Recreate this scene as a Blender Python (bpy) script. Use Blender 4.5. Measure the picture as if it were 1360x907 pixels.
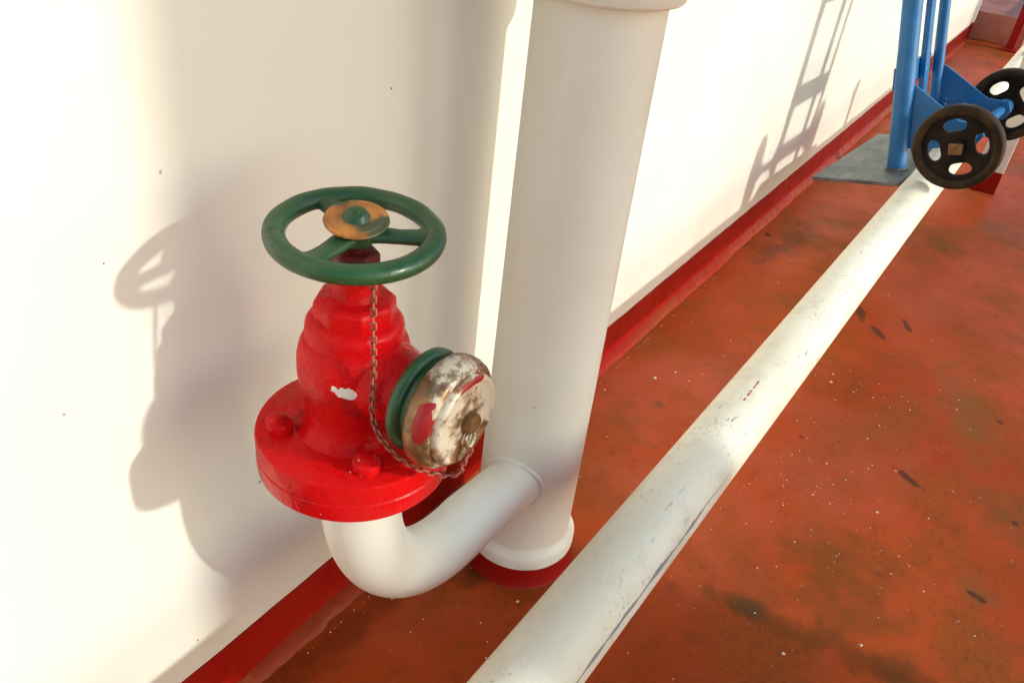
import bpy, bmesh, math, random
from mathutils import Vector, Matrix, noise as mnoise
random.seed(7)
for o in list(bpy.data.objects): bpy.data.objects.remove(o)
scene = bpy.context.scene
COL = scene.collection
U = 1.1                                   # all lengths below are in camera heights; U metres each
PI = math.pi

# ------------------------------------------------------------------ camera, sky, sun, exposure
cam = bpy.data.cameras.new('camera'); camo = bpy.data.objects.new('camera', cam); COL.objects.link(camo)
right = Vector((0.55234, -0.82702, 0.10474)); down = Vector((-0.40373, -0.37531, -0.83435)); fwd = Vector((0.72933, 0.41855, -0.54119))
M = Matrix((right, -down, -fwd)).transposed().to_4x4(); M.translation = Vector((0, 0, U))
camo.matrix_world = M
cam.sensor_width = 36; cam.lens = 36 * 1126.35 / 1360
cam.clip_start = 0.02; cam.clip_end = 3000
scene.camera = camo

TS, SS = 0.20, 0.426                      # sunlight travels (-TS, +1, -SS)
sd = Vector((TS, -1, SS)).normalized()    # towards the sun
el = math.asin(sd.z); rot = math.atan2(sd.x, sd.y)
world = bpy.data.worlds.new('World'); scene.world = world; world.use_nodes = True
wn = world.node_tree; bg = wn.nodes['Background']
sky = wn.nodes.new('ShaderNodeTexSky'); sky.sky_type = 'NISHITA'; sky.sun_disc = False
sky.sun_elevation = el; sky.sun_rotation = rot; sky.dust_density = 1.8; sky.air_density = 1.0; sky.ozone_density = 0.6
wn.links.new(sky.outputs[0], bg.inputs[0]); bg.inputs[1].default_value = 0.15
sl = bpy.data.lights.new('sun', 'SUN'); slo = bpy.data.objects.new('sun', sl); COL.objects.link(slo)
sl.energy = 2.0; sl.angle = math.radians(1.7); sl.color = (1.0, 0.93, 0.80)
slo.rotation_euler = sd.to_track_quat('Z', 'Y').to_euler(); slo.location = (0, -6, 6)
vs = scene.view_settings
vs.view_transform = 'Standard'; vs.look = 'None'; vs.gamma = 1; vs.use_curve_mapping = False
vs.exposure = 0.48
try:
    vs.use_white_balance = True; vs.white_balance_temperature = 5800; vs.white_balance_tint = 0
except Exception: pass

scene.cycles.max_bounces = 8; scene.cycles.diffuse_bounces = 6; scene.cycles.glossy_bounces = 3
scene.cycles.use_adaptive_sampling = True; scene.cycles.adaptive_threshold = 0.025; scene.cycles.adaptive_min_samples = 12
scene.cycles.caustics_reflective = False; scene.cycles.caustics_refractive = False

# ------------------------------------------------------------------ node helpers
class NT:
    def __init__(s, name):
        s.m = bpy.data.materials.new(name); s.m.use_nodes = True; s.t = s.m.node_tree
        s.cache = {}
        s.b = s.t.nodes['Principled BSDF']; s.tc = s.t.nodes.new('ShaderNodeTexCoord')
    def n(s, k, **kw):
        nd = s.t.nodes.new(k)
        for a, v in kw.items(): setattr(nd, a, v)
        return nd
    def l(s, a, b): s.t.links.new(a, b)
    def put(s, sock, v):
        if hasattr(v, 'is_output') or hasattr(v, 'links'): s.l(v, sock)
        else: sock.default_value = v
    def obj(s): return s.tc.outputs['Object']
    def noise(s, scale, detail=4, rough=0.55, vec=None, stretch=None, dist=0.0, off=None):
        key = (scale, detail, rough, stretch, dist, off)
        if vec is None and key in s.cache: return s.cache[key]
        nd = s.n('ShaderNodeTexNoise')
        if vec is None: s.cache[key] = nd.outputs['Fac']
        nd.inputs['Scale'].default_value = scale; nd.inputs['Detail'].default_value = detail
        nd.inputs['Roughness'].default_value = rough; nd.inputs['Distortion'].default_value = dist
        v = vec or s.obj()
        if stretch or off:
            mp = s.n('ShaderNodeMapping'); s.l(v, mp.inputs[0])
            if stretch: mp.inputs['Scale'].default_value = stretch
            if off: mp.inputs['Location'].default_value = off
            v = mp.outputs[0]
        s.l(v, nd.inputs['Vector']); return nd.outputs['Fac']
    def vor(s, scale, vec=None, feature='F1', rand=1.0):
        nd = s.n('ShaderNodeTexVoronoi', feature=feature); nd.inputs['Scale'].default_value = scale
        nd.inputs['Randomness'].default_value = rand
        s.l(vec or s.obj(), nd.inputs['Vector']); return nd
    def rng(s, v, a, b, c=0.0, d=1.0, smooth=True):
        nd = s.n('ShaderNodeMapRange'); nd.clamp = True
        if smooth: nd.interpolation_type = 'SMOOTHSTEP'
        s.put(nd.inputs[0], v)
        for i, x in enumerate((a, b, c, d)): nd.inputs[1 + i].default_value = x
        return nd.outputs[0]
    def math(s, op, a, b=0.0, c=0.0):
        nd = s.n('ShaderNodeMath', operation=op); s.put(nd.inputs[0], a); s.put(nd.inputs[1], b); s.put(nd.inputs[2], c)
        return nd.outputs[0]
    def mix(s, f, a, b, mode='MIX'):
        nd = s.n('ShaderNodeMix', data_type='RGBA', blend_type=mode)
        s.put(nd.inputs['Factor'], f)
        for k, v in ((6, a), (7, b)):
            if isinstance(v, (tuple, list)): nd.inputs[k].default_value = (*v[:3], 1)
            else: s.l(v, nd.inputs[k])
        return nd.outputs[2]
    def sep(s, vec=None):
        nd = s.n('ShaderNodeSeparateXYZ'); s.l(vec or s.obj(), nd.inputs[0]); return nd.outputs
    def ell(s, c, r, rotz=0.0, nz=0.35, nscale=40, a=1.0, b=0.75, vec=None):
        """soft ellipse mask round c (metres, object space); r: radii"""
        mp = s.n('ShaderNodeMapping', vector_type='TEXTURE'); s.l(vec or s.obj(), mp.inputs[0])
        mp.inputs['Location'].default_value = c; mp.inputs['Rotation'].default_value = (0, 0, rotz); mp.inputs['Scale'].default_value = r
        ln = s.n('ShaderNodeVectorMath', operation='LENGTH'); s.l(mp.outputs[0], ln.inputs[0])
        nn = s.noise(nscale, 2, 0.6)
        v = s.math('ADD', ln.outputs['Value'], s.math('MULTIPLY', s.math('SUBTRACT', nn, 0.5), nz * 2))
        return s.rng(v, a, b)
    def bump(s, h, strength=0.2, dist=0.002, prev=None):
        nd = s.n('ShaderNodeBump'); nd.inputs['Strength'].default_value = strength; nd.inputs['Distance'].default_value = dist
        s.put(nd.inputs['Height'], h)
        if prev: s.l(prev, nd.inputs['Normal'])
        return nd.outputs[0]
    def out(s, col=None, rough=None, nrm=None, metal=None, spec=None, coat=None, coatr=0.15):
        if col is not None:
            if isinstance(col, tuple): s.b.inputs['Base Color'].default_value = (*col[:3], 1)
            else: s.l(col, s.b.inputs['Base Color'])
        if rough is not None: s.put(s.b.inputs['Roughness'], rough)
        if nrm is not None: s.l(nrm, s.b.inputs['Normal'])
        if metal is not None: s.put(s.b.inputs['Metallic'], metal)
        if spec is not None: s.b.inputs['Specular IOR Level'].default_value = spec
        if coat is not None: s.put(s.b.inputs['Coat Weight'], coat); s.b.inputs['Coat Roughness'].default_value = coatr
        return s.m

WHITE = (0.80, 0.765, 0.69)
# --- bulkhead paint
def mat_wall():
    k = NT('bulkhead_white_paint')
    soft = k.noise(1.6, 3)
    c = k.mix(k.rng(soft, 0.3, 0.75), (0.80, 0.775, 0.68), (0.785, 0.75, 0.645))
    spot = k.rng(k.math('MULTIPLY', k.rng(k.vor(7.0).outputs['Distance'], 0.035, 0.012), k.rng(k.noise(3.1, 1, off=(4, 2, 1)), 0.44, 0.56)), 0, 1)
    c = k.mix(k.math('MULTIPLY', spot, 0.55), c, (0.42, 0.33, 0.2))
    dot = k.math('MULTIPLY', k.rng(k.vor(4.3).outputs['Distance'], 0.016, 0.008), k.rng(k.noise(2.1, 1, off=(1, 7, 3)), 0.5, 0.6))
    c = k.mix(dot, c, (0.07, 0.06, 0.04))
    for (wx, wz), rr, colr in (((-0.31, 0.725), 0.0022, (0.03, 0.03, 0.02)), ((-0.597, 0.71), 0.004, (0.45, 0.36, 0.22)), ((-0.52, 0.316), 0.0035, (0.04, 0.05, 0.03)),
                               ((-0.716, 0.529), 0.003, (0.4, 0.32, 0.2)), ((-0.626, 0.146), 0.003, (0.08, 0.06, 0.04)), ((-0.659, 0.649), 0.002, (0.12, 0.09, 0.05))):
        c = k.mix(k.ell((wx * U, 0, wz * U), (rr * 0.55 * U, 0.1, rr * 0.8 * U), 0, 0.9, 130, 1, 0.3), c, colr)
    z = k.sep()[2]
    grime = k.math('MULTIPLY', k.rng(z, 0.32 * U, 0.09 * U), k.rng(k.noise(9, 5, stretch=(1, 1, 0.35)), 0.42, 0.75))
    c = k.mix(k.math('MULTIPLY', grime, 0.35), c, (0.60, 0.52, 0.38))
    n1 = k.bump(k.noise(2.3, 2), 0.4, 0.014)
    n2 = k.bump(k.noise(60, 4), 0.08, 0.0015, n1)
    return k.out(c, k.rng(k.noise(5, 3), 0.3, 0.7, 0.34, 0.46), n2, spec=0.4)
def mat_white(name, tint=(0.80, 0.775, 0.685), rough=0.33, wear=0.7):
    k = NT(name)
    c = k.mix(k.rng(k.noise(6, 4), 0.35, 0.75), tint, tuple(x * y for x, y in zip(tint, (0.965, 0.945, 0.90))))
    pit = k.math('MULTIPLY', k.rng(k.vor(22).outputs['Distance'], 0.07, 0.03), k.rng(k.noise(9, 2, off=(3, 1, 5)), 0.54, 0.66))
    c = k.mix(k.math('MULTIPLY', pit, wear), c, (0.45, 0.36, 0.24))
    nrm = k.bump(k.noise(28, 4), 0.12, 0.0025)
    return k.out(c, k.rng(k.noise(14, 4), 0.3, 0.75, rough - 0.04, rough + 0.12), nrm, spec=0.45)
def mat_floor_pipe():
    k = NT('scuffed_white_pipe_paint')
    base = k.mix(k.rng(k.noise(5, 5, stretch=(0.5, 1.5, 1.5)), 0.35, 0.7), (0.80, 0.755, 0.64), (0.73, 0.67, 0.53))
    blot = k.math('MULTIPLY', k.rng(k.noise(11, 6, 0.7, off=(2, 0, 0)), 0.48, 0.70), 0.7)
    c = k.mix(blot, base, (0.60, 0.53, 0.41))
    fine = k.math('MULTIPLY', k.rng(k.noise(150, 3, 0.7), 0.57, 0.68), k.rng(k.noise(7, 4, off=(0, 3, 0)), 0.44, 0.60))
    c = k.mix(k.math('MULTIPLY', fine, 0.7), c, (0.33, 0.27, 0.19))
    # short scuffs
    sc = k.math('MULTIPLY', k.rng(k.noise(75, 2, 0.6, stretch=(0.28, 1.2, 1.2)), 0.668, 0.70), k.rng(k.noise(4, 3, off=(9, 1, 1)), 0.46, 0.58))
    c = k.mix(k.math('MULTIPLY', sc, 0.75), c, (0.22, 0.19, 0.15))
    x, y, z = k.sep()
    ang = k.math('ARCTAN2', z, y)               # y>0 is the wall side
    wob = k.math('MULTIPLY', k.math('SUBTRACT', k.noise(9, 6, 0.65), 0.5), 0.22)
    a2 = k.math('ADD', ang, wob)
    width = k.rng(k.noise(16, 4, off=(0, 0, 8)), 0.35, 0.75, 0.02, 0.085)
    dd = k.math('ABSOLUTE', k.math('SUBTRACT', a2, math.radians(165)))
    line = k.math('LESS_THAN', dd, width)
    xm = k.math('MULTIPLY', k.rng(x, 0.40 * U, 0.46 * U), k.rng(x, 0.98 * U, 0.80 * U))
    line = k.math('MULTIPLY', k.math('MULTIPLY', line, xm), k.rng(k.noise(22, 3, off=(5, 5, 1)), 0.26, 0.30))
    c = k.mix(line, c, (0.25, 0.255, 0.26))
    # red paint dashes on top
    ad = k.rng(k.math('ABSOLUTE', k.math('SUBTRACT', ang, math.radians(112))), 0.035, 0.02)
    xd = k.math('MULTIPLY', k.rng(x, 1.055 * U, 1.06 * U), k.rng(x, 1.135 * U, 1.13 * U))
    rd = k.math('MULTIPLY', k.math('MULTIPLY', ad, xd), k.rng(k.noise(90, 1, off=(1, 1, 1)), 0.46, 0.52))
    c = k.mix(rd, c, (0.32, 0.03, 0.02))
    dent = k.noise(7, 3, stretch=(0.7, 1, 1))
    n1 = k.bump(dent, 0.35, 0.006)
    n2 = k.bump(k.noise(60, 6, 0.65), 0.35, 0.004, n1)
    n3 = k.bump(line, 0.4, 0.0015, n2)
    return k.out(c, k.rng(k.noise(12, 5), 0.3, 0.7, 0.34, 0.55), n3, spec=0.4)
def mat_deck():
    k = NT('deck_red_oxide_paint')
    n1 = k.noise(1.3, 6, 0.6); n2 = k.noise(4.2, 6, 0.62, off=(3, 1, 0)); n3 = k.noise(22, 5, 0.7)
    c = k.mix(k.rng(n1, 0.36, 0.66), (0.30, 0.039, 0.004), (0.39, 0.062, 0.010))
    c = k.mix(k.math('MULTIPLY', k.rng(n2, 0.44, 0.66), 0.8), c, (0.235, 0.060, 0.008))
    c = k.mix(k.math('MULTIPLY', k.rng(n3, 0.50, 0.74), 0.6), c, (0.20, 0.040, 0.008))
    c = k.mix(k.math('MULTIPLY', k.math('MULTIPLY', k.rng(k.noise(95, 3, 0.75), 0.50, 0.66), k.rng(n2, 0.36, 0.60)), 0.45), c, (0.13, 0.026, 0.006))
    pink = k.math('MULTIPLY', k.rng(k.noise(1.5, 5, 0.6, off=(8, 8, 0)), 0.48, 0.68), 0.6)
    c = k.mix(pink, c, (0.41, 0.085, 0.042))
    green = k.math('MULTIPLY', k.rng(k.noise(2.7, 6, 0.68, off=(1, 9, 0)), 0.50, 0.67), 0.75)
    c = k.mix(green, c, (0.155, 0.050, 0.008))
    # named stains, plus painted shade along the mast's shadow edge (deck metres / U)
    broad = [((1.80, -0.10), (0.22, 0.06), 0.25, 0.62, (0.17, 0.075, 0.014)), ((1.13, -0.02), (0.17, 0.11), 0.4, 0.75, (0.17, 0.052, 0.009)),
             ((0.99, -0.02), (0.24, 0.035), 1.75, 0.65, (0.13, 0.040, 0.008)), ((1.45, -0.28), (0.18, 0.10), 0.9, 0.55, (0.16, 0.055, 0.010)), ((1.25, -0.20), (0.05, 0.035), 0.3, 0.6, (0.15, 0.07, 0.02)),  # first entry: dark band painting the mast's shade into the deck
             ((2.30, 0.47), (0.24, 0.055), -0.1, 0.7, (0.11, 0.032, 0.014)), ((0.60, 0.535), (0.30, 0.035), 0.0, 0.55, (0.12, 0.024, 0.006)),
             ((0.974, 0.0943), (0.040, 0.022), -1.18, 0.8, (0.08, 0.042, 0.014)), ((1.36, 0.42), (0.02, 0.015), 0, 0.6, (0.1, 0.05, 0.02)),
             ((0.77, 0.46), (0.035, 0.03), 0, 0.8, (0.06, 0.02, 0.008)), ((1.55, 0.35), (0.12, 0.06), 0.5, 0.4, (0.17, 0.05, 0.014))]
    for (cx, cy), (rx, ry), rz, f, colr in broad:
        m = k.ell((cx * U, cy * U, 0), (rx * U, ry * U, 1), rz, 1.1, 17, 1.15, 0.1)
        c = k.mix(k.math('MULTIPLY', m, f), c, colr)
    marks = [((1.9945, 0.134), (0.040, 0.012), 0.69), ((2.06, 0.192), (0.045, 0.013), 0.25), ((2.082, 0.0834), (0.034, 0.009), 0.52),
             ((1.4717, -0.0445), (0.040, 0.0105), 1.06), ((1.2392, -0.201), (0.020, 0.008), 1.35), ((1.456, 0.158), (0.008, 0.006), 0.6),
             ((1.80, -0.165), (0.010, 0.006), 0.9), ((1.476, -0.23), (0.010, 0.007), 1.2), ((2.34, 0.535), (0.02, 0.010), 0.4), ((0.62, 0.33), (0.005, 0.004), 0.0)]
    for (cx, cy), (rx, ry), rz in marks:
        m = k.ell((cx * U, cy * U, 0), (rx * U, ry * U, 1), rz, 0.75, 60, 1.0, 0.62)
        c = k.mix(k.math('MULTIPLY', m, 0.8), c, (0.055, 0.022, 0.012))
    # scattered dark pin marks
    pv = k.vor(26); pins = k.math('MULTIPLY', k.rng(pv.outputs['Distance'], 0.10, 0.05), k.rng(k.noise(6, 3, off=(2, 6, 0)), 0.52, 0.62))
    c = k.mix(k.math('MULTIPLY', pins, 0.75), c, (0.07, 0.015, 0.008))
    pale = k.math('MULTIPLY', k.rng(k.vor(11).outputs['Distance'], 0.06, 0.03), k.rng(k.noise(4, 2, off=(7, 2, 0)), 0.55, 0.62))
    c = k.mix(k.math('MULTIPLY', pale, 0.5), c, (0.50, 0.24, 0.18))
    hgt = k.math('ADD', k.math('MULTIPLY', k.noise(9, 5), 0.8), k.math('MULTIPLY', k.noise(120, 4, 0.7), 0.2))
    nrm = k.bump(hgt, 0.28, 0.004)
    r = k.rng(n2, 0.35, 0.7, 0.40, 0.60)
    return k.out(c, r, nrm, spec=0.09)
def mat_band():
    k = NT('boot_topping_red_paint')
    c = k.mix(k.rng(k.noise(5, 5), 0.35, 0.7), (0.28, 0.004, 0.002), (0.32, 0.012, 0.005))
    c = k.mix(k.math('MULTIPLY', k.rng(k.noise(26, 5, 0.7), 0.58, 0.75), 0.4), c, (0.30, 0.05, 0.02))
    return k.out(c, k.rng(k.noise(11, 4), 0.3, 0.7, 0.25, 0.42), k.bump(k.noise(24, 4), 0.3, 0.004), spec=0.18)
def mat_fillet():
    k = NT('deck_edge_lap_paint')
    c = k.mix(k.rng(k.noise(8, 5, stretch=(0.4, 1, 1)), 0.35, 0.68), (0.25, 0.036, 0.006), (0.30, 0.014, 0.005))
    c = k.mix(k.math('MULTIPLY', k.rng(k.noise(40, 4, 0.7), 0.55, 0.75), 0.5), c, (0.22, 0.035, 0.012))
    return k.out(c, k.rng(k.noise(11, 4), 0.3, 0.7, 0.3, 0.5), k.bump(k.noise(40, 5), 0.5, 0.005), spec=0.15)
def mat_red():
    k = NT('glossy_signal_red_paint')
    c = k.mix(k.rng(k.noise(9, 4), 0.35, 0.7), (0.58, 0.002, 0.004), (0.52, 0.006, 0.005))
    d = k.math('MULTIPLY', k.rng(k.noise(17, 5, 0.7, off=(2, 2, 2)), 0.54, 0.74), 0.7)
    c = k.mix(d, c, (0.13, 0.006, 0.006))
    # white primer showing where the paint chipped off
    chip = k.ell((-0.042 * U, -0.026 * U, 0.1085 * U), (0.0095 * U, 0.0095 * U, 0.0066 * U), 0, 1.1, 75, 0.95, 0.88)
    chip2 = k.ell((-0.072 * U, -0.050 * U, 0.0418 * U), (0.0045 * U, 0.005 * U, 0.0018 * U), 0, 0.4, 90, 0.95, 0.8)
    chip = k.math('MAXIMUM', chip, chip2)
    c = k.mix(chip, c, (0.78, 0.72, 0.62))
    pin = k.math('MULTIPLY', k.rng(k.vor(60).outputs['Distance'], 0.09, 0.05), k.rng(k.noise(12, 2, off=(5, 1, 2)), 0.56, 0.64))
    c = k.mix(pin, c, (0.75, 0.5, 0.42))
    n1 = k.bump(k.math('ADD', k.noise(30, 5, 0.6), k.math('MULTIPLY', k.noise(120, 3), 0.25)), 0.5, 0.005); n2 = k.bump(chip, -0.5, 0.002, n1)
    return k.out(c, k.rng(k.noise(15, 4), 0.3, 0.7, 0.18, 0.36), n2, spec=0.14)
def mat_green():
    k = NT('dark_green_enamel')
    c = k.mix(k.rng(k.noise(10, 4), 0.35, 0.7), (0.020, 0.066, 0.018), (0.032, 0.090, 0.028))
    c = k.mix(k.math('MULTIPLY', k.rng(k.noise(30, 5, 0.7), 0.62, 0.76), 0.6), c, (0.075, 0.06, 0.028))
    w = k.math('MULTIPLY', k.rng(k.noise(70, 3, 0.6, off=(3, 3, 3)), 0.70, 0.75), 0.5)
    c = k.mix(w, c, (0.16, 0.20, 0.16))
    return k.out(c, k.rng(k.noise(20, 4), 0.3, 0.7, 0.24, 0.46), k.bump(k.noise(45, 4), 0.35, 0.004), spec=0.5)
def mat_rust():
    k = NT('rusty_orange_washer')
    c = k.mix(k.rng(k.noise(26, 5), 0.35, 0.68), (0.62, 0.24, 0.045), (0.22, 0.075, 0.018))
    g = k.rng(k.noise(16, 3, off=(1.2, 2.4, 1)), 0.50, 0.56)
    c = k.mix(g, c, (0.07, 0.085, 0.035))
    return k.out(c, k.rng(k.noise(30, 4), 0.3, 0.7, 0.3, 0.6), k.bump(k.noise(70, 5), 0.4, 0.003), metal=0.15)
def mat_cap(name, face):
    k = NT(name)
    brass = k.mix(k.rng(k.noise(24, 5), 0.35, 0.7), (0.34, 0.175, 0.065), (0.15, 0.066, 0.022))
    pale = (0.64, 0.55, 0.42)
    if face:
        pm = k.math('MULTIPLY', k.rng(k.noise(16, 5, 0.65, off=(0.3, 1, 2)), 0.565, 0.47), 0.9)
    else:
        pm = k.math('MULTIPLY', k.rng(k.noise(19, 5, 0.65, off=(0.3, 1, 2)), 0.49, 0.41), 0.85)
    c = k.mix(pm, brass, pale)
    st = k.rng(k.noise(46, 4, 0.7, off=(4, 0, 1)), 0.51, 0.64)
    c = k.mix(k.math('MULTIPLY', st, 0.85), c, (0.10, 0.055, 0.022))
    if face:
        red = k.ell((0.004 * U, -0.12 * U, 0.140 * U), (0.018 * U, 0.1, 0.0035 * U), 0, 0.6, 60, 1, 0.85)
    else:
        r1 = k.ell((-0.044 * U, -0.1080 * U, 0.119 * U), (0.03 * U, 0.0080 * U, 0.018 * U), 0, 0.8, 50, 1, 0.93)
        r2 = k.math('MULTIPLY', k.rng(k.noise(21, 4, off=(6, 2, 2)), 0.62, 0.66), 0.9)
        red = k.math('MAXIMUM', r1, r2)
    c = k.mix(red, c, (0.28, 0.006, 0.006))
    met = k.math('MULTIPLY', k.math('SUBTRACT', 1.0, k.math('MAXIMUM', pm, red)), 0.25)
    return k.out(c, k.rng(k.noise(26, 4), 0.3, 0.7, 0.2, 0.46), k.bump(k.noise(60, 4), 0.25, 0.0025), metal=met)
def mat_simple(name, a, b, r0, r1, metal=0.0, sc=20, bs=0.25, bd=0.003, chips=None, spec=0.4):
    k = NT(name)
    c = k.mix(k.rng(k.noise(sc, 5), 0.35, 0.7), a, b)
    if chips:
        m = k.math('MULTIPLY', k.rng(k.vor(38).outputs['Distance'], 0.13, 0.08), k.rng(k.noise(9, 3, off=(3, 3, 1)), 0.55, 0.62))
        c = k.mix(m, c, chips)
    return k.out(c, k.rng(k.noise(sc * 0.7, 4), 0.3, 0.7, r0, r1), k.bump(k.noise(sc * 2, 4), bs, bd), metal=metal, spec=spec)
def mat_plate():
    k = NT('worn_grey_steel_plate')
    c = k.mix(k.rng(k.noise(9, 6, 0.65, stretch=(0.6, 1.6, 1)), 0.33, 0.68), (0.095, 0.105, 0.11), (0.21, 0.21, 0.20))
    c = k.mix(k.math('MULTIPLY', k.rng(k.noise(34, 5, 0.7), 0.58, 0.72), 0.6), c, (0.32, 0.31, 0.28))
    c = k.mix(k.math('MULTIPLY', k.rng(k.noise(13, 4, off=(3, 1, 1), stretch=(0.5, 2, 1)), 0.60, 0.70), 0.7), c, (0.07, 0.07, 0.07))
    return k.out(c, 0.55, k.bump(k.noise(25, 5), 0.3, 0.003), metal=0.25)
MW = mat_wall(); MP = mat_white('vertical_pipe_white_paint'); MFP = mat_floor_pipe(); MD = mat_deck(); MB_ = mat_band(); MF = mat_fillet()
MR = mat_red(); MG = mat_green(); MRU = mat_rust(); MCF = mat_cap('worn_bronze_face', True); MCB = mat_cap('worn_bronze_rim', False)
MBL = mat_simple('blue_trolley_paint', (0.020, 0.120, 0.31), (0.032, 0.150, 0.37), 0.3, 0.5, sc=12, chips=(0.55, 0.62, 0.7))
MT = mat_simple('worn_dark_rubber', (0.022, 0.013, 0.006), (0.055, 0.033, 0.014), 0.5, 0.75, sc=18, bs=0.4, spec=0.15)
MWB = mat_simple('dark_wheel_web', (0.009, 0.006, 0.004), (0.022, 0.013, 0.006), 0.45, 0.65, sc=18, spec=0.15)
MN = mat_simple('rusty_nut_steel', (0.22, 0.12, 0.04), (0.12, 0.06, 0.02), 0.4, 0.6, metal=0.5, sc=60)
MCH = mat_simple('chain_painted_metal', (0.24, 0.016, 0.012), (0.40, 0.16, 0.10), 0.3, 0.5, metal=0.0, sc=90, spec=0.3)
MDK = mat_simple('dark_red_gland', (0.10, 0.008, 0.008), (0.16, 0.012, 0.01), 0.3, 0.5, sc=30)
MNK = mat_simple('tarnished_bronze_neck', (0.10, 0.06, 0.03), (0.16, 0.05, 0.03), 0.35, 0.55, metal=0.4, sc=30)
MPL = mat_plate()
MFL = mat_simple('pale_paint_flake', (0.80, 0.72, 0.58), (0.62, 0.48, 0.36), 0.35, 0.6, sc=30)
MBASE = mat_simple('base_ring_red', (0.28, 0.005, 0.003), (0.24, 0.010, 0.005), 0.3, 0.45, sc=14, spec=0.2)

# ------------------------------------------------------------------ mesh helpers
class MB:
    def __init__(s): s.v = []; s.f = []
    def add(s, vs_, fs_):
        o = len(s.v); s.v += [Vector(v) for v in vs_]; s.f += [tuple(i + o for i in f) for f in fs_]; return s
    def box(s, lo, hi):
        (a, b, c), (d, e, f) = lo, hi
        return s.add([(a, b, c), (d, b, c), (d, e, c), (a, e, c), (a, b, f), (d, b, f), (d, e, f), (a, e, f)],
                     [(3, 2, 1, 0), (4, 5, 6, 7), (0, 1, 5, 4), (1, 2, 6, 5), (2, 3, 7, 6), (3, 0, 4, 7)])
    def lathe(s, prof, origin=(0, 0, 0), axis=(0, 0, 1), seg=48, ph=0.0, jit=0.0):
        """prof: list of (radius, height); closed with caps if radius>0 at ends"""
        ax = Vector(axis).normalized(); q = Vector((0, 0, 1)).rotation_difference(ax); O = Vector(origin)
        vs_, fs_ = [], []
        for i, (r, h) in enumerate(prof):
            for j in range(seg):
                a = 2 * PI * j / seg + ph
                rr = r
                if jit: rr = r * (1 + jit * mnoise.noise(Vector((math.cos(a) * 2.2, math.sin(a) * 2.2, h * 60 + r * 20))))
                vs_.append(O + q @ Vector((rr * math.cos(a), rr * math.sin(a), h)))
        for i in range(len(prof) - 1):
            for j in range(seg):
                k = (j + 1) % seg
                fs_.append((i * seg + j, i * seg + k, (i + 1) * seg + k, (i + 1) * seg + j))
        fs_.append(tuple(reversed(range(seg)))); n = (len(prof) - 1) * seg; fs_.append(tuple(range(n, n + seg)))
        return s.add(vs_, fs_)
    def ringlathe(s, prof, origin=(0, 0, 0), axis=(0, 0, 1), seg=64, jit=0.0):
        """closed profile loop -> torus-like"""
        ax = Vector(axis).normalized(); q = Vector((0, 0, 1)).rotation_difference(ax); O = Vector(origin)
        n = len(prof); vs_, fs_ = [], []
        for j in range(seg):
            a = 2 * PI * j / seg
            for r, h in prof:
                d = 0
                if jit: d = jit * mnoise.noise(Vector((math.cos(a) * 3, math.sin(a) * 3, r * 40 + h * 40)))
                vs_.append(O + q @ Vector(((r + d) * math.cos(a), (r + d) * math.sin(a), h + d)))
        for j in range(seg):
            k = (j + 1) % seg
            for i in range(n):
                m = (i + 1) % n
                fs_.append((j * n + i, k * n + i, k * n + m, j * n + m))
        return s.add(vs_, fs_)
    def tube(s, path, rad, seg=32, cap=True):
        P = [Vector(p) for p in path]; n = len(P)
        rads = rad if isinstance(rad, (list, tuple)) else [rad] * n
        T0 = (P[1] - P[0]).normalized(); up = Vector((0, 0, 1)) if abs(T0.z) < 0.9 else Vector((0, 1, 0))
        N = (up - T0 * up.dot(T0)).normalized(); vs_, fs_ = [], []; Tp = T0
        for i in range(n):
            T = (P[min(i + 1, n - 1)] - P[max(i - 1, 0)]).normalized()
            N = Tp.rotation_difference(T) @ N; N = (N - T * N.dot(T)).normalized(); Tp = T; B = T.cross(N)
            for j in range(seg):
                a = 2 * PI * j / seg
                vs_.append(P[i] + rads[i] * (math.cos(a) * N + math.sin(a) * B))
        for i in range(n - 1):
            for j in range(seg):
                k = (j + 1) % seg
                fs_.append((i * seg + j, i * seg + k, (i + 1) * seg + k, (i + 1) * seg + j))
        if cap:
            fs_.append(tuple(reversed(range(seg)))); fs_.append(tuple(range((n - 1) * seg, n * seg)))
        return s.add(vs_, fs_)
    def prism(s, poly, A, B, O, N, th):
        """polygon (a,b) in plane A,B at O, extruded by th along N (centred)"""
        A, B, O, N = map(Vector, (A, B, O, N)); n = len(poly)
        v0 = [O + a * A + b * B - N * th / 2 for a, b in poly]; v1 = [O + a * A + b * B + N * th / 2 for a, b in poly]
        return s.add(v0 + v1, [tuple(reversed(range(n))), tuple(range(n, 2 * n))] + [(i, (i + 1) % n, n + (i + 1) % n, n + i) for i in range(n)])
    def scaled(s, k=U):
        s.v = [v * k for v in s.v]; return s
    def build(s, name, mat, parent=None, origin=None, smooth=40, bevel=0.0, loc=None, subdiv=0):
        me = bpy.data.meshes.new(name)
        org = Vector(origin) if origin is not None else Vector((0, 0, 0))
        me.from_pydata([tuple(v * U - org) for v in s.v], [], s.f); me.update()
        bm = bmesh.new(); bm.from_mesh(me); bmesh.ops.recalc_face_normals(bm, faces=bm.faces); bm.to_mesh(me); bm.free()
        me.materials.append(mat)
        if smooth:
            me.shade_smooth(); me.set_sharp_from_angle(angle=math.radians(smooth))
        o = bpy.data.objects.new(name, me); COL.objects.link(o)
        if parent is not None: o.parent = parent
        elif origin is not None: o.location = org
        if bevel:
            b = o.modifiers.new('bevel', 'BEVEL'); b.width = bevel * U; b.segments = 2; b.limit_method = 'ANGLE'; b.angle_limit = math.radians(40)
        return o
def tag(o, label=None, cat=None, kind=None, group=None):
    if label: o['label'] = label
    if cat: o['category'] = cat
    if kind: o['kind'] = kind
    if group: o['group'] = group
    return o
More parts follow.
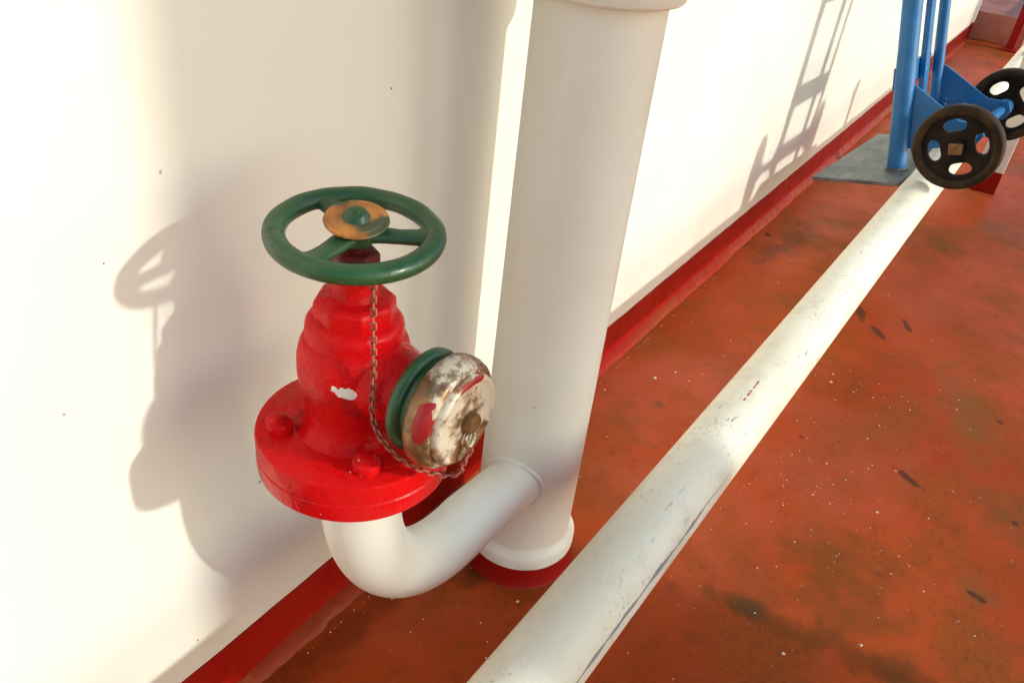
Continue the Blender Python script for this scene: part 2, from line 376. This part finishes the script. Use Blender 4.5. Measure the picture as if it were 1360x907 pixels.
def thing(name, label, cat, loc, group=None):
    o = bpy.data.objects.new(name, None); COL.objects.link(o); o.location = Vector(loc) * U; o.empty_display_size = 0.1
    return tag(o, label, cat, None, group)

WY = 0.58           # bulkhead plane
# ------------------------------------------------------------------ setting: deck
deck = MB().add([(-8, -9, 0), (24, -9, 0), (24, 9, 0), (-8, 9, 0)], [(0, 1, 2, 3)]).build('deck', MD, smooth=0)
tag(deck, kind='structure')
XE = 6.15           # far end of the bulkhead
# ------------------------------------------------------------------ bulkhead
wo = Vector((1.0, WY, 0)) * U
wall = thing('bulkhead', 'long white painted steel bulkhead with red lower band behind the valve', 'wall', (1.0, WY, 0))
MB().box((-7, WY, 0), (XE, WY + 0.05, 2.6)).build('wall_plate', MW, wall, wo, smooth=0)
def strip(top_fn, bot_fn, off_top, off_bot, x0, x1, step):
    m = MB(); vs_, fs_ = [], []; n = int((x1 - x0) / step) + 1
    for i in range(n):
        x = x0 + i * step
        vs_ += [(x, WY + 0.01, top_fn(x)), (x, WY - off_top, top_fn(x)), (x, WY - off_bot(x), bot_fn(x)), (x, WY + 0.01, bot_fn(x))]
        if i:
            a = 4 * (i - 1); b = 4 * i
            fs_ += [(a, b, b + 1, a + 1), (a + 1, b + 1, b + 2, a + 2), (a + 2, b + 2, b + 3, a + 3)]
    fs_ += [(0, 1, 2, 3), (4 * n - 4, 4 * n - 3, 4 * n - 2, 4 * n - 1)]
    return m.add(vs_, fs_)
nz = lambda x, s, k: mnoise.noise(Vector((x * s, k, 0.3)))
strip(lambda x: 0.098 + 0.0020 * nz(x, 3, 1) + 0.0016 * nz(x, 22, 2), lambda x: -0.002, 0.0025, lambda x: 0.0025, -7, XE - 0.001, 0.02).build('lower_band', MB_, wall, wo)
strip(lambda x: 0.020 + 0.003 * nz(x, 7, 4) + 0.002 * nz(x, 30, 8), lambda x: 0.0008, 0.004, lambda x: 0.0175 + 0.004 * nz(x, 5, 6) + 0.004 * nz(x, 27, 9) + 0.003 * nz(x, 90, 3), -7, XE - 0.003, 0.008).build('weld_fillet', MF, wall, wo, smooth=60)
MB().box((XE, WY - 0.012, 0), (XE + 0.02, WY + 0.055, 0.11)).build('end_post_base', MBASE, wall, wo, bevel=0.002)
MB().box((XE, WY - 0.012, 0.11), (XE + 0.02, WY + 0.055, 2.6)).build('end_post', MP, wall, wo, bevel=0.002)

# ------------------------------------------------------------------ vertical pipe with branch elbow
PX, PY, PR = 0.858, 0.435, 0.0725
po = Vector((PX, PY, 0)) * U
vp = thing('vertical_pipe', 'thick white vertical pipe with an elbow branch feeding the red valve', 'pipe', (PX, PY, 0))
MB().lathe([(PR, 0.02), (PR, 2.6)], (PX, PY, 0), seg=72).build('pipe_barrel', MP, vp, po)
MB().lathe([(0.0880, -0.001), (0.0845, 0.004), (0.0830, 0.036)], (PX, PY, 0), seg=64, jit=0.004).build('base_ring', MBASE, vp, po)
m = MB().lathe([(0.080, 0.030), (0.0825, 0.032), (0.0825, 0.052), (0.079, 0.0575), (0.0740, 0.061), (0.0722, 0.068)], (PX, PY, 0), seg=96, jit=0.010)
m.build('base_collar', MP, vp, po, smooth=50)
m = MB().lathe([(0.0715, 0.829), (0.086, 0.833), (0.0885, 0.836), (0.0885, 0.872), (0.0865, 0.877), (0.0715, 0.880)], (PX, PY, 0), seg=72, jit=0.004)
m.build('upper_flange', MP, vp, po, smooth=50)
# elbow and branch
EX, EY, Z0, RB = 0.451, 0.403, 0.214, 0.215
end = Vector((PX - 0.04, 0.426, 0.184)); A0 = Vector((EX, EY, Z0)); d = (end - A0); d.z = 0; d.normalize()
path = [Vector((EX, EY, 0.472))]
for i in range(25):
    a = i / 24 * PI / 2
    path.append(A0 + Vector((0, 0, RB)) + d * RB * (1 - math.cos(a)) - Vector((0, 0, 1)) * RB * math.sin(a))
path += [path[-1].lerp(end, t) for t in (0.15, 0.35, 0.6, 0.85, 1.0)]
MB().tube(path, 0.0385, 48).build('branch_elbow', MP, vp, po)
bp = end - d * 0.030
bead = MB(); n = 64; vs_ = []; fs_ = []
bd = (end - path[-3]).normalized(); s1 = bd.cross(Vector((0, 0, 1))).normalized(); s2 = s1.cross(bd)
for i in range(n):                         # saddle weld where the branch meets the barrel
    a = 2 * PI * i / n
    off = s1 * math.cos(a) + s2 * math.sin(a)
    p = path[-3] + off * 0.0390
    # march along the branch until the barrel surface
    ox, oy = p.x - PX, p.y - PY; A_ = bd.x ** 2 + bd.y ** 2; B_ = 2 * (ox * bd.x + oy * bd.y); C_ = ox * ox + oy * oy - PR * PR
    D_ = max(B_ * B_ - 4 * A_ * C_, 0); tt = (-B_ - math.sqrt(D_)) / (2 * A_)
    q = p + bd * tt; rr = 0.0052 + 0.0016 * mnoise.noise(Vector((i * 0.5, 2, 1)))
    radial = Vector((q.x - PX, q.y - PY, 0)).normalized()
    for j in range(8):
        b = 2 * PI * j / 8
        vs_.append(q + off * rr * math.cos(b) + radial * rr * 0.8 * math.sin(b))
for i in range(n):
    for j in range(8):
        k, l = (i + 1) % n, (j + 1) % 8
        fs_.append((i * 8 + j, k * 8 + j, k * 8 + l, i * 8 + l))
bead.add(vs_, fs_).build('weld_bead', MP, vp, po, smooth=80)

# ------------------------------------------------------------------ hydrant valve
XV, YV = 0.4509, 0.411
vo = Vector((XV, YV, 0.47)) * U
hv = thing('hydrant_valve', 'bright red hydrant valve with green handwheel on the white elbow', 'valve', (XV, YV, 0.47))
def vb(m, name, mat, parent=hv, **k): return m.build(name, mat, parent, vo, **k)
O = (XV, YV, 0)
vb(MB().lathe([(0.050, 0.4700), (0.084, 0.4700), (0.0865, 0.4715), (0.0872, 0.475), (0.0872, 0.488), (0.0860, 0.4895)], O, seg=72, jit=0.004), 'lower_flange', MR, smooth=35)
vb(MB().lathe([(0.0855, 0.4895), (0.0872, 0.491), (0.0872, 0.506), (0.0862, 0.509), (0.083, 0.5105), (0.05, 0.512)], O, seg=72, jit=0.004), 'upper_flange', MR, smooth=35)
prof = [(0.056, 0.509), (0.0505, 0.513), (0.046, 0.519), (0.0435, 0.527), (0.0430, 0.537), (0.0445, 0.547), (0.0470, 0.557), (0.0488, 0.568), (0.0490, 0.579), (0.0484, 0.588), (0.0470, 0.595), (0.0450, 0.601), (0.042, 0.606)]
body = vb(MB().lathe(prof, O, seg=64, jit=0.01), 'body', MR, smooth=60)
vb(MB().lathe([(0.0430, 0.600), (0.0428, 0.604), (0.0420, 0.606), (0.0418, 0.6130), (0.0408, 0.6190), (0.0385, 0.6225), (0.0350, 0.6245), (0.030, 0.6255)], O, seg=48, jit=0.006), 'bonnet_collar', MR, smooth=60)
vb(MB().lathe([(0.0360, 0.6180), (0.0352, 0.628), (0.0345, 0.6375), (0.0318, 0.6420), (0.019, 0.6440)], O, seg=8, ph=0.10), 'bonnet_nut', MR, smooth=30, bevel=0.0018)
vb(MB().lathe([(0.0210, 0.641), (0.0190, 0.645), (0.0180, 0.661), (0.015, 0.664)], O, seg=32), 'stem_collar', MR, smooth=40)
vb(MB().lathe([(0.0195, 0.660), (0.0200, 0.664), (0.0200, 0.682), (0.017, 0.685)], O, seg=6, ph=0.1), 'gland_nut', MDK, smooth=20, bevel=0.001)
vb(MB().lathe([(0.009, 0.675), (0.009, 0.690)], O, seg=20), 'stem', MDK)
for kq in range(4):
    a = math.radians(231 + 90 * kq); bx, by = XV + 0.0655 * math.cos(a), YV + 0.0655 * math.sin(a)
    b = vb(MB().lathe([(0.0125, 0.509), (0.0128, 0.520), (0.0108, 0.5225)], (bx, by, 0), seg=6, ph=kq * 0.7), 'flange_nut', MR, smooth=50, bevel=0.0030)
    vb(MB().lathe([(0.0088, 0.520), (0.0080, 0.5245), (0.0055, 0.5265)], (bx, by, 0), seg=20), 'bolt_end', MR, b, smooth=40)
# handwheel
ZW = 0.696; RM, rt = 0.0622, 0.0086
hw = thing('handwheel', None, None, (0, 0, 0)); hw.parent = hv; hw.location = (0, 0, 0)
rim = [(RM + rt * 1.05 * math.cos(2 * PI * i / 18), ZW + rt * 0.92 * math.sin(2 * PI * i / 18)) for i in range(18)]
vb(MB().ringlathe(rim, O, seg=128, jit=0.0004), 'rim', MG, hw, smooth=80)
for an in (184, -50, 66):
    a = math.radians(an); D = Vector((math.cos(a), math.sin(a), 0)); S = Vector((-D.y, D.x, 0)); c = Vector((XV, YV, ZW - 0.001))
    vs_, fs_ = [], []; N_ = 14; st = [(0.006, 0.0105, 0.0065, 0.0), (0.018, 0.0095, 0.0058, 0.0), (0.034, 0.0086, 0.0050, -0.001), (0.048, 0.0092, 0.0055, -0.001), (0.057, 0.0125, 0.0068, 0.0), (0.063, 0.0145, 0.007, 0.0)]
    for (rr, w, h, dz) in st:
        for i in range(N_):
            t = 2 * PI * i / N_; vs_.append(c + D * rr + S * w * math.cos(t) + Vector((0, 0, dz + h * math.sin(t))))
    for i in range(len(st) - 1):
        for j in range(N_):
            k2 = (j + 1) % N_; fs_.append((i * N_ + j, i * N_ + k2, (i + 1) * N_ + k2, (i + 1) * N_ + j))
    fs_ += [tuple(range(N_)), tuple(range((len(st) - 1) * N_, len(st) * N_))]
    vb(MB().add(vs_, fs_), 'spoke', MG, hw, smooth=60)
vb(MB().lathe([(0.0135, 0.6885), (0.0155, 0.691), (0.0160, 0.7035), (0.014, 0.705)], O, seg=32), 'hub', MG, hw, smooth=40)
tl = Vector((-0.10, -0.06, 1)).normalized(); c = Vector((XV + 0.001, YV, 0.7055))
vb(MB().lathe([(0.010, -0.001), (0.0250, 0.0005), (0.0258, 0.0015), (0.0252, 0.0028), (0.021, 0.0034), (0.0205, 0.0040), (0.012, 0.0042)], c, tl, seg=48, jit=0.012), 'washer', MRU, hw, smooth=40)
vb(MB().lathe([(0.0120, 0.0025), (0.0098, 0.0045), (0.0088, 0.0075), (0.0076, 0.0086), (0.0038, 0.0088), (0.0034, 0.0100), (0.002, 0.0104)], c + tl * 0.001, tl, seg=24, jit=0.03), 'hub_nut', MG, hw, smooth=40)
hc = Vector((XV, YV, ZW)) * U - vo       # the wheel sits slightly tilted on its stem
hw.matrix_local = Matrix.Translation(hc + Vector((0, 0, 0.003 * U))) @ Matrix.Rotation(math.radians(3.0), 4, Vector((YV, -XV, 0)).normalized()) @ Matrix.Translation(-hc)
# outlet along -Y
ZO = 0.575; AX = (0, -1, 0); OO = (XV, YV, ZO)
vb(MB().lathe([(0.036, 0.0), (0.036, 0.036), (0.034, 0.048), (0.030, 0.060), (0.030, 0.068)], OO, AX, seg=48), 'outlet_neck', MR, smooth=50)
vb(MB().lathe([(0.030, 0.0655), (0.0335, 0.0665), (0.0335, 0.071), (0.030, 0.072)], OO, AX, seg=48), 'neck_ring', MNK, smooth=40)
vb(MB().lathe([(0.034, 0.0700), (0.0425, 0.0708), (0.0450, 0.0735), (0.0455, 0.078), (0.0440, 0.0815), (0.0395, 0.083), (0.0385, 0.089), (0.0395, 0.093)], OO, AX, seg=64, jit=0.006), 'coupling_ring', MG, smooth=50)
cap = vb(MB().lathe([(0.036, 0.0895), (0.0450, 0.0905), (0.0482, 0.0935), (0.0492, 0.0985), (0.0488, 0.105), (0.0470, 0.1105), (0.0440, 0.1140), (0.0425, 0.1146), (0.0415, 0.1138), (0.0405, 0.1140), (0.039, 0.1150)], OO, AX, seg=72, jit=0.004), 'cap', MCB, smooth=50)
vb(MB().lathe([(0.0400, 0.1125), (0.0398, 0.1185), (0.0380, 0.1208), (0.0355, 0.1215), (0.0335, 0.1205), (0.0325, 0.1200), (0.018, 0.1210), (0.004, 0.1212)], OO, AX, seg=72, jit=0.004), 'cap_face', MCF, cap, smooth=50)
vb(MB().lathe([(0.0085, 0.119), (0.0090, 0.122), (0.0090, 0.1265), (0.0078, 0.1285), (0.004, 0.1290)], OO, AX, seg=28, jit=0.02), 'cap_stud', MN, cap, smooth=50)
eye = Vector((XV - 0.001, YV - 0.1250, ZO - 0.0155))
rg = [(0.0070 + 0.0016 * math.cos(2 * PI * i / 8), 0.0016 * math.sin(2 * PI * i / 8)) for i in range(8)]
vb(MB().ringlathe(rg, eye, (0.1, -1, 0.12), seg=24), 'cap_ring', MCF, cap, smooth=80)
# chain
ch = thing('chain', None, None, (0, 0, 0)); ch.parent = hv; ch.location = (0, 0, 0)
key = [(0.4240, 0.3690, 0.692), (0.4215, 0.366, 0.6700), (0.4170, 0.361, 0.6300), (0.4165, 0.360, 0.600), (0.4135, 0.3585, 0.575), (0.4105, 0.352, 0.560), (0.4105, 0.3420, 0.5500), (0.415, 0.3285, 0.5370), (0.4265, 0.3130, 0.5255), (0.4380, 0.298, 0.5215), (0.4405, 0.2870, 0.5290), (0.4400, 0.2835, 0.5420), (0.4465, 0.2815, 0.5530)]
def catmull(P, n):
    P = [Vector(p) for p in P]; Q = [P[0] * 2 - P[1]] + P + [P[-1] * 2 - P[-2]]; out = []
    for i in range(1, len(Q) - 2):
        for j in range(n):
            t = j / n; a, b, c_, d_ = Q[i - 1:i + 3]
            out.append(0.5 * ((2 * b) + (c_ - a) * t + (2 * a - 5 * b + 4 * c_ - d_) * t * t + (3 * b - a - 3 * c_ + d_) * t ** 3))
    return out + [P[-1]]
fine = catmull(key, 30); pitch = 0.0048
lm = MB(); vs_, fs_ = [], []; NL = 14
for i in range(NL):
    t = 2 * PI * i / NL; cx = 0.0030 * math.copysign(1, math.cos(t)) * (abs(math.cos(t)) > 1e-6) + 0.0024 * math.cos(t); cy = 0.0024 * math.sin(t)
    ctr = Vector((cx * 0.66, cy * 0.80, 0)); nr = Vector((math.cos(t), math.sin(t), 0))
    for j in range(6):
        u = 2 * PI * j / 6; vs_.append(ctr + 0.00090 * (nr * math.cos(u) + Vector((0, 0, 1)) * math.sin(u)))
for i in range(NL):
    for j in range(6):
        k2, l2 = (i + 1) % NL, (j + 1) % 6; fs_.append((i * 6 + j, k2 * 6 + j, k2 * 6 + l2, i * 6 + l2))
acc = 0; last = fine[0]; links = []; mesh_link = None; cnt = 0
for i in range(1, len(fine)):
    seg_ = (fine[i] - last).length
    if seg_ >= pitch:
        mid = (fine[i] + last) / 2; T = (fine[i] - last).normalized()
        if mesh_link is None:
            lo = MB().add(vs_, fs_).build('link', MCH, ch, smooth=80); mesh_link = lo.data
        else:
            lo = bpy.data.objects.new('link', mesh_link); COL.objects.link(lo); lo.parent = ch
        q = Vector((1, 0, 0)).rotation_difference(T).to_matrix()
        rm = Matrix.Rotation((PI / 4 if cnt % 2 else -PI / 4) + random.uniform(-0.25, 0.25), 3, T)
        lo.matrix_local = Matrix.Translation(mid * U - vo) @ (rm @ q).to_4x4()
        cnt += 1; last = fine[i]

# ------------------------------------------------------------------ deck pipe
FY = lambda x: 0.2258 - 0.0138 * x
FZ, FR = 0.2436, 0.0453
fp = thing('deck_pipe', 'long scuffed white pipe running low across the red deck', 'pipe', (0, FY(0), 0))
fo = Vector((0, FY(0), 0)) * U
pm = MB().tube([(-3 + 0.25 * i, FY(-3 + 0.25 * i) - FY(0), 0.0) for i in range(61)], FR, 64)
barrel = pm.build('pipe_barrel', MFP, fp); barrel.location = (0, 0, FZ * U)
def saddle(x):
    y = FY(x)
    s = MB().box((x - 0.012, y - 0.03, 0.001), (x + 0.012, y + 0.03, FZ - 0.03)).build('support_foot', MBASE, fp, fo, bevel=0.002)
    MB().box((x - 0.04, y - 0.055, 0.0005), (x + 0.04, y + 0.055, 0.010)).build('support_pad', MBASE, s, fo, bevel=0.002)
for x in (-0.9, 8.6): saddle(x)

# ------------------------------------------------------------------ standing plate beside the trolley, post and step at the far end
so = Vector((3.30, 0.085, 0)) * U
sp = thing('white_stanchion', 'flat white stanchion with dark red foot right of the trolley wheels', 'post', (3.30, 0.085, 0))
MB().box((3.29, 0.040, 0), (3.312, 0.125, 0.078)).build('post_foot', MBASE, sp, so, bevel=0.0015)
MB().box((3.289, 0.039, 0.078), (3.313, 0.126, 0.46)).build('post_plate', MP, sp, so, bevel=0.0015)
MB().box((3.27, 0.030, 0.46), (3.332, 0.135, 0.475)).build('post_cap', MP, sp, so, bevel=0.002)
ro = Vector((6.15, 0.30, 0)) * U
rp = thing('red_post', 'narrow dark red post at the end of the passage', 'post', (6.15, 0.30, 0))
MB().box((6.12, 0.300, 0), (6.18, 0.345, 0.55)).build('post_plate', MBASE, rp, ro, bevel=0.002)
MB().box((6.09, 0.280, 0.0005), (6.21, 0.365, 0.012)).build('post_foot', MBASE, rp, ro, bevel=0.002)
to = Vector((6.35, 0.45, 0)) * U
stp = thing('deck_step', 'worn red painted step at the far end of the bulkhead', 'step', (6.35, 0.45, 0))
m = MB(); vs_, fs_ = [], []; ny = 40
for i in range(ny + 1):                    # riser, worn nosing, tread
    y = 0.275 + (1.4 - 0.275) * i / ny; w = 0.006 * mnoise.noise(Vector((y * 14, 1, 0)))
    vs_ += [(6.30, y, 0), (6.297 + w, y, 0.150 + w), (6.303 + w, y, 0.162 + w), (6.318, y, 0.165), (8.5, y, 0.165), (8.5, y, 0)]
for i in range(ny):
    for j in range(5): fs_.append((i * 6 + j, (i + 1) * 6 + j, (i + 1) * 6 + j + 1, i * 6 + j + 1))
fs_ += [tuple(range(6)), tuple(range(ny * 6, ny * 6 + 6))]
MST = mat_simple('faded_red_step_paint', (0.44, 0.15, 0.085), (0.36, 0.10, 0.055), 0.4, 0.6, sc=7, bs=0.5, bd=0.01, chips=(0.6, 0.4, 0.3))
m.add(vs_, fs_).build('step_block', MST, stp, to, smooth=30)

# ------------------------------------------------------------------ bottle trolley propped on the deck pipe, leaning to the wall
LEAN, YAW = math.radians(14), math.radians(-4.5)
tf = Vector((2.345, 0.268, 0.286)); tro = Vector((2.345, 0.268, 0.27)) * U
ax = Vector((math.cos(YAW), math.sin(YAW), 0)); vx = Vector((-math.sin(YAW), math.cos(YAW), 0))
up = (vx * math.sin(LEAN) + Vector((0, 0, math.cos(LEAN)))); vv = (vx * math.cos(LEAN) - Vector((0, 0, math.sin(LEAN))))
L = lambda a, u, v: tf + ax * a + up * u + vv * v
tr = thing('hand_trolley', 'blue steel hand trolley with dark wheels propped on the deck pipe', 'trolley', (2.345, 0.268, 0.27))
def tb(m, name, mat, parent=tr, **k): return m.build(name, mat, parent, tro, **k)
RA, RF, V0 = 0.085, 0.410, 0.02
for a, rr in ((RA, 0.0245), (RF, 0.0150)):
    tb(MB().tube([L(a, -0.026, V0), L(a, 0.4, V0), L(a, 0.95, V0), L(a, 1.05, V0 - 0.02), L(a, 1.10, V0 - 0.08), L(a, 1.11, V0 - 0.16)], rr, 28), 'upright', MBL)
    tb(MB().tube([L(a, -0.026, V0), L(a, -0.018, V0)], rr + 0.004, 28), 'foot_weld', MPL)
def lbox(a0, a1, u0, u1, v0, v1):
    P = [L(a, u, v) for u in (u0, u1) for a, v in ((a0, v0), (a1, v0), (a1, v1), (a0, v1))]
    return MB().add(P, [(3, 2, 1, 0), (4, 5, 6, 7), (0, 1, 5, 4), (1, 2, 6, 5), (2, 3, 7, 6), (3, 0, 4, 7)])
tb(lbox(0.292, 0.332, -0.026, 0.95, V0 + 0.004, V0 + 0.020), 'centre_rail', MBL, bevel=0.002)
tb(lbox(RA, RF, 0.180, 0.236, V0 + 0.021, V0 + 0.030), 'cross_plate', MBL, bevel=0.0015)
tb(lbox(RA, RF, 0.435, 0.475, V0 + 0.021, V0 + 0.030), 'cross_plate', MBL, bevel=0.0015)
tb(lbox(-0.05, 0.52, -0.036, -0.026, -0.024, 0.198), 'toe_plate', MPL, bevel=0.0015)
for a in (RA, RF):
    poly = [(V0, 0.030), (V0, 0.205), (V0 - 0.024, 0.195), (-0.118, 0.108), (-0.172, 0.100), (-0.180, 0.072), (-0.165, 0.052), (-0.06, 0.034)]
    tb(MB().prism(poly, vv, up, L(a + 0.008, 0, 0), ax, 0.009), 'gusset', MBL, bevel=0.001)
tb(lbox(RA + 0.013, RF + 0.003, 0.060, 0.100, -0.070, -0.061), 'axle_bridge', MBL, bevel=0.001)
WU, WV = 0.076, -0.154
tb(MB().tube([L(-0.085, WU, WV), L(0.525, WU, WV)], 0.0125, 20), 'axle', MBL)
for a in (-0.018, 0.462): tb(MB().tube([L(a - 0.02, WU, WV), L(a + 0.02, WU, WV)], 0.021, 24), 'axle_collar', MBL)
def wheel(a, ph, outward):
    RWH = 0.1085
    w = bpy.data.objects.new('wheel', None); COL.objects.link(w); w.parent = tr
    c = L(a, WU, WV); e1, e2 = vv, up; N_ = ax
    def P(r, t, h): return c + e1 * r * math.cos(t) + e2 * r * math.sin(t) + N_ * h
    pr = []                                 # tyre section
    for r, h in ((0.0780, -0.012), (0.0795, -0.0165), (0.082, -0.0185), (0.096, -0.0185), (0.0995, -0.016), (0.1010, -0.010), (0.1010, 0.010), (0.0995, 0.016), (0.096, 0.0185), (0.082, 0.0185), (0.0795, 0.0165), (0.0780, 0.012)): pr.append((r, h))
    vs_, fs_ = [], []; S = 72; n_ = len(pr)
    for j in range(S):
        for r, h in pr: vs_.append(P(r, 2 * PI * j / S, h))
    for j in range(S):
        for i in range(n_): fs_.append((j * n_ + i, ((j + 1) % S) * n_ + i, ((j + 1) % S) * n_ + (i + 1) % n_, j * n_ + (i + 1) % n_))
    tb(MB().add(vs_, fs_), 'tyre', MT, w, smooth=50)
    # web with four kidney slots
    vs_, fs_ = [], []; th = 0.0065; NS = 48; r0, r1, rc, dr, dth = 0.018, 0.082, 0.0535, 0.0150, math.radians(27)
    se = lambda x, e: math.copysign(abs(x) ** e, x)
    for qd in range(4):
        tc = ph + qd * PI / 2; base = len(vs_)
        for side in (-1, 1):
            for ring in range(3):
                for i in range(NS):
                    t = 2 * PI * i / NS; cx, cy = math.cos(t), math.sin(t); mx_ = max(abs(cx), abs(cy))
                    bt, brr = cx / mx_ * PI / 4, (r1 - rc) * cy / mx_ if cy > 0 else (rc - r0) * cy / mx_
                    ht, hr = dth * se(cx, 0.75), dr * se(cy, 0.75)
                    k_ = (0.0, 0.25, 1.0)[ring]
                    vs_.append(P(rc + hr + (brr - hr) * k_, tc + ht + (bt - ht) * k_, side * (th - (0.0012 if ring == 0 else 0))))
        ix = lambda sd_, rg_, i: base + (sd_ * 3 + rg_) * NS + i % NS
        for i in range(NS):
            for rg_ in range(2):
                fs_.append((ix(0, rg_, i), ix(0, rg_ + 1, i), ix(0, rg_ + 1, i + 1), ix(0, rg_, i + 1)))
                fs_.append((ix(1, rg_, i), ix(1, rg_, i + 1), ix(1, rg_ + 1, i + 1), ix(1, rg_ + 1, i)))
            fs_.append((ix(0, 0, i), ix(0, 0, i + 1), ix(1, 0, i + 1), ix(1, 0, i)))
    tb(MB().add(vs_, fs_), 'wheel_disc', MWB, w, smooth=30)
    o_ = -1 if outward < 0 else 1
    tb(MB().tube([P(0, 0, o_ * 0.004), P(0, 0, o_ * 0.020)], 0.0215, 28), 'hub', MWB, w, smooth=40)
    tb(MB().prism([(-0.0155, -0.013), (0.0155, -0.013), (0.0155, 0.013), (-0.0155, 0.013)], vv, up, P(0, 0, o_ * 0.024), ax, 0.010), 'axle_nut', MN, w, bevel=0.0015)
    return w
wheel(-0.062, 1.36, -1); wheel(0.505, 1.05, 1)

# ------------------------------------------------------------------ round mast outside the frame, whose shadow falls on pipe, valve and bulkhead
DC = 2.2; mx, my = 0.635 + TS * DC, WY - DC
mo = Vector((mx, my, 0)) * U
ms = thing('deck_mast', 'thick round white mast standing on the open deck beyond the picture', 'mast', (mx, my, 0))
MB().lathe([(0.232, 0.02), (0.232, 4.6), (0.20, 4.66)], (mx, my, 0), seg=64).build('mast_barrel', MP, ms, mo)
MB().lathe([(0.30, 0.0005), (0.30, 0.03), (0.26, 0.035)], (mx, my, 0), seg=64).build('mast_foot', MBASE, ms, mo)

# ------------------------------------------------------------------ loose paint flakes and grit on the deck
rs = random.Random(3); m = MB(); vs_, fs_ = [], []
def flake(x, y, r):
    n_ = rs.choice((4, 5, 5, 6)); o_ = len(vs_); a0 = rs.random() * 6.28; hgt = r * rs.uniform(0.25, 0.6)
    for i in range(n_):
        a = a0 + 2 * PI * i / n_; k_ = rs.uniform(0.6, 1.2) * r; vs_.append((x + k_ * math.cos(a), y + k_ * math.sin(a), 0.0003))
    vs_.append((x + rs.uniform(-.3, .3) * r, y + rs.uniform(-.3, .3) * r, hgt))
    for i in range(n_): fs_.append((o_ + i, o_ + (i + 1) % n_, o_ + n_))
for c_ in [((1.35, 0.13), 0.10, 60), ((1.65, 0.16), 0.12, 50), ((1.25, 0.12), 0.10, 50), ((1.0, 0.0), 0.25, 40), ((0.7, 0.5), 0.12, 40), ((1.5, 0.4), 0.3, 60), ((1.6, 0.0), 0.5, 120), ((1.0, 0.2), 0.5, 120), ((2.4, 0.1), 0.6, 80)]:
    (cx, cy), sg, n_ = c_
    for _ in range(n_):
        x, y = rs.gauss(cx, sg), min(rs.gauss(cy, sg), 0.55)
        flake(x, y, 0.0006 + 0.0014 * rs.random() ** 2.5)
for x, y, r in ((1.695, 0.165, 0.0045), (1.73, 0.17, 0.0028), (1.69, 0.115, 0.0025), (1.44, 0.47, 0.004), (1.49, 0.445, 0.003), (0.765, 0.375, 0.003), (0.93, 0.02, 0.0035), (1.335, -0.02, 0.003), (1.02, -0.07, 0.003)): flake(x, y, r)
fl = m.add(vs_, fs_).build('paint_flakes', MFL, smooth=0)
tag(fl, 'pale paint flakes and grit scattered over the red deck', 'paint flakes', 'stuff')
